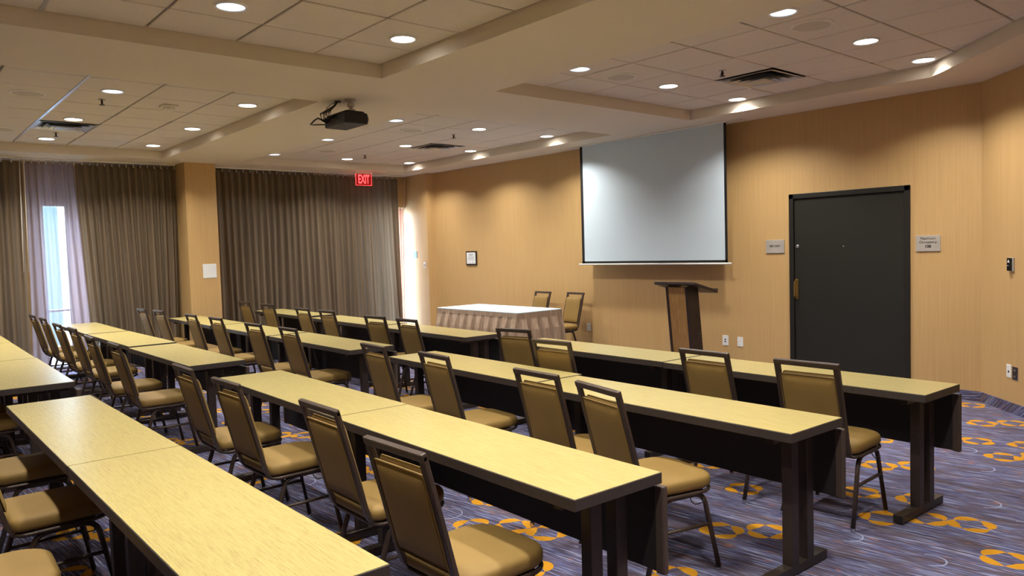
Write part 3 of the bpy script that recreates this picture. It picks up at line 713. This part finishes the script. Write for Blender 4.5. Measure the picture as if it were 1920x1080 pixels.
for r, x, y, a in TB:
    k = cnt.get(r, 0); cnt[r] = k+1
    side = (['left', 'right'][k] if r[0] == 'R' else ['far left', 'middle', 'right'][k])
    lbl = 'maple-topped training table, %s one in the %s' % (side, ROWN[r])
    if proto is None:
        proto = make_table(); proto['label'] = lbl; proto['group'] = 'training tables in rows'; proto.location = (x, y, 0); proto.rotation_euler = (0, 0, math.radians(a))
    else: dp = dup(proto, (x, y, 0), math.radians(a), lbl)
    if r == 'R3' and k == 1: stickers(dp)

# ------------------------------------------------------------------ chairs
def outline(w, d0, d1, rb, rf, n=7):
    """closed outline with rounded corners: rear at y=d0, front at y=d1"""
    pts = []
    for cx_, cy_, r, a0 in ((w/2-rf, d1-rf, rf, 0), (-w/2+rf, d1-rf, rf, 90), (-w/2+rb, d0+rb, rb, 180), (w/2-rb, d0+rb, rb, 270)):
        for k in range(n+1):
            a = math.radians(a0+90*k/n); pts.append(Vector((cx_+r*math.cos(a), cy_+r*math.sin(a), 0)))
    return pts
def cushion(b, base, z0, h, dome, M=None, edge=.02):
    n = len(base); c = sum(base, Vector())/n; rings = []
    def ringat(s, z): 
        r = [Vector((c.x+(p.x-c.x)*s, c.y+(p.y-c.y)*s, z)) for p in base]
        return [M @ v for v in r] if M else r
    for s, z in ((.90, z0), (.97, z0+.006), (1, z0+.018), (1.0, z0+h-edge), (.985, z0+h-edge*.45), (.95, z0+h-.003), (.88, z0+h+dome*.35), (.7, z0+h+dome*.7), (.4, z0+h+dome*.95), (.12, z0+h+dome)): rings.append(ringat(s, z))
    b.loops(rings, 0, True)
    return b
YT, ZTOP, YS, ZSEAT = -.335, .935, -.205, .435      # back frame: top and seat level
def backpt(z): return YT+(YS-YT)*(ZTOP-z)/(ZTOP-ZSEAT)
def make_chair():
    t = thing('banquet_chair', 'x', 'chair')
    w = .170
    b = MB(); cushion(b, outline(.425, -.20, .225, .05, .115), .415, .062, .010, edge=.024); b.build('seat', M_vinyl, t)
    # backrest: rear board and front cushion between the posts, tilted like the frame
    ang = math.atan2(YT-YS, ZTOP-ZSEAT)   # negative: leans back
    Mb = Matrix.Translation((0, backpt(.50), .50)) @ Matrix.Rotation(-ang, 4, 'X') @ Matrix.Rotation(PI/2, 4, 'X')   # local y -> up the back, local z -> toward rear
    base = outline(2*w-.020, 0, .370, .012, .014, 4)
    b = MB(); cushion(b, base, -.004, .016, .004, M=Mb, edge=.008); br = b.build('backrest', M_vinyl, t)
    Mf = Mb @ Matrix.Rotation(PI, 4, 'Y')
    b = MB(); cushion(b, outline(2*w-.024, .003, .375, .014, .02, 4), .003, .026, .008, M=Mf, edge=.012); b.build('back_cushion', M_vinyl, br)
    # back frame: two posts, top rail, running down and forward under the seat
    b = MB()
    for s in (-1, 1):
        x = s*w
        P = [(x, YT, ZTOP-.010), (x, backpt(.70), .70), (x, backpt(.48), .48), (x, YS+.004, .435), (x, YS+.022, .408), (x, YS+.055, .396), (x, -.05, .396), (x, .14, .398)]
        b.tube(P, 0, sq=(.010, .017), up=(1,0,0))
    b.cbox(-w-.017, w+.017, -.012, .012, -.016, .014, .005, M=Matrix.Translation((0, YT-.001, ZTOP-.012)) @ Matrix.Rotation(-ang, 4, 'X'))
    b.tube([(-w, backpt(.497), .497), (w, backpt(.497), .497)], 0, sq=(.008, .008), up=(0,0,1))
    b.build('back_frame', M_frame, t)
    b = MB(); o2 = [v+Vector((0, 0, .404)) for v in outline(.415, -.185, .218, .05, .115)]; o2.append(o2[0].copy()); b.tube(o2, .0095, 8, caps=False)
    b.tube([(-.195, -.08, .397), (.195, -.08, .397)], .008, 8); b.tube([(-.19, .11, .397), (.19, .11, .397)], .008, 8)
    b.build('seat_frame', M_frame, t)
    for s in (-1, 1):
        for nm, yy, yf in (('leg', -.085, -.225), ('leg', .115, .215)):
            x = s*.188; xf = s*.205; sg = 1 if yy > 0 else -1
            P = [(x, 0.015, .392), (x, yy-sg*.03, .392), (x, yy, .384), (x, yy+sg*.022, .366), (x, yy+sg*.034, .34), (xf, yf, .012)]
            lg = MB().tube(P, .013, 10).build(nm, M_frame, t)
            MB().lathe((xf, yf), [(.0, 0), (.013, 0), (.0145, .004), (.012, .02), (.012, .024)], 12).build('glide', M_chrome, lg, 'chrome glide')
        P0 = (s*.194, -.150, .235); P1 = (s*.194, .163, .235)
        MB().tube([P0, P1], .0095, 8).build('stretcher', M_frame, t)
    MB().tube([(-.197, -.168, .21), (.197, -.168, .21)], .008, 8).build('rear_stretcher', M_frame, t)
    MB().tube([(.19, .05, .388), (.20, .055, .365), (.203, .075, .348), (.203, .125, .35), (.20, .13, .375), (.19, .13, .388)], .003, 6).build('ganging_hook', M_leg, t)
    return t
CH = {'R1': [(-4.82,4.13,9), (-3.97,3.76,4.5), (-2.80,3.97,-2.8), (-2.11,3.95,1.5)],
      'R2': [(-4.86,2.80,-4), (-4.08,2.80,-4.5), (-3.03,2.75,-3), (-2.48,2.65,-14)],
      'R3': [(-4.90,1.47,-1), (-4.13,1.46,1), (-3.12,1.51,-1), (-2.26,1.37,1)],
      'L1': [(-11.31,4.33,3), (-10.32,4.28,4), (-9.03,4.20,0), (-8.36,4.20,1), (-7.09,4.12,5), (-6.46,4.12,0)],
      'L2': [(-11.30,2.88,1), (-10.63,2.92,3), (-9.42,2.95,0), (-8.63,2.97,1), (-7.47,2.94,2), (-6.69,2.96,0)],
      'L3': [(-11.47,1.61,0), (-10.71,1.61,0), (-9.51,1.56,1), (-8.76,1.57,0), (-7.60,1.49,-2), (-6.76,1.50,-1)]}
ordn = ['leftmost', 'second from left', 'third from left', 'fourth from left', 'fifth from left', 'rightmost']
SC = (1.594-.935)/(1.594-.925)
chproto = [None]
def chair(x, y, a, lbl, grp):
    if chproto[0] is None:
        c = make_chair(); chproto[0] = c; c['label'] = lbl; c['group'] = grp; c.location = (x, y, 0); c.rotation_euler = (0, 0, a)
    else: dup(chproto[0], (x, y, 0), a, lbl, grp)
for r, lst in CH.items():
    for k, (x, y, a) in enumerate(lst):
        a = math.radians(a); x *= SC; y *= SC
        ox, oy = x - math.sin(a)*(-YT)*1, y + math.cos(a)*(-YT)
        nm = ordn[k] if k < len(lst)-1 else 'rightmost'
        chair(ox, oy, a, 'gold-tan banquet chair, %s behind the %s' % (nm, ROWN[r].split(',')[0]), 'banquet chairs pushed up to the training tables')
for k, (x, y, a) in enumerate(((-4.98, .66, 0), (-4.09, .605, 3), (-3.28, .265, -2))):
    chair(x, y, math.radians(a), 'gold-tan banquet chair at left frame edge behind nearest table, %s' % ('farthest of three', 'middle of three', 'nearest of three, lowest in view')[k], 'banquet chairs pushed up to the training tables')
for k, x in enumerate((-7.08, -6.57)):
    chair(x, .57, math.radians((-1, 1)[k]), 'shaded banquet chair seat at left frame edge under rear left table, %s' % ('farther one', 'nearer one')[k], 'banquet chairs pushed up to the training tables')
chair(-8.54, 7.60, math.radians(177), 'gold-tan banquet chair partly hidden behind the skirted table', 'banquet chairs at the head table')
chair(-7.86, 7.62, math.radians(176), 'gold-tan banquet chair beside right end of skirted table, facing room', 'banquet chairs at the head table')

# ------------------------------------------------------------------ light
w = bpy.data.worlds.new('world'); sc.world = w; w.use_nodes = True
nt = w.node_tree; bg = nt.nodes['Background']; sky = nt.nodes.new('ShaderNodeTexSky'); sky.sky_type = 'NISHITA'
sky.sun_disc = False; sky.sun_elevation = math.radians(48); sky.sun_rotation = math.radians(250)
mx = nt.nodes.new('ShaderNodeMix'); mx.data_type = 'RGBA'; mx.inputs[0].default_value = .75; mx.inputs[7].default_value = (.55, .78, 1.0, 1)
nt.links.new(sky.outputs[0], mx.inputs[6]); nt.links.new(mx.outputs[2], bg.inputs[0]); bg.inputs[1].default_value = 16
for k, (y0, y1) in enumerate((W1, W2)):
    ld = bpy.data.lights.new('daylight_portal', 'AREA'); ld.shape = 'RECTANGLE'; ld.size = WZ-.1; ld.size_y = y1-y0; ld.cycles.is_portal = True
    lo = bpy.data.objects.new('daylight_portal', ld); COL.objects.link(lo)
    lo.location = (XW-.16, (y0+y1)/2, WZ/2); lo.rotation_euler = (0, math.radians(-90), 0)

sl = bpy.data.lights.new('daylight_sun', 'SUN'); sl.energy = 2.6; sl.angle = math.radians(9); sl.color = (.5, .7, 1)
so = bpy.data.objects.new('daylight_sun', sl); COL.objects.link(so); so.rotation_euler = Vector((1, .34, -.40)).to_track_quat('-Z', 'Y').to_euler()
vs_ = sc.view_settings; sc.display_settings.display_device = 'sRGB'; vs_.view_transform = 'Standard'; vs_.look = 'None'; vs_.gamma = 1; vs_.exposure = .16; vs_.use_curve_mapping = False
sc.cycles.max_bounces = 8; sc.cycles.diffuse_bounces = 5; sc.cycles.transparent_max_bounces = 12; sc.cycles.use_light_tree = True
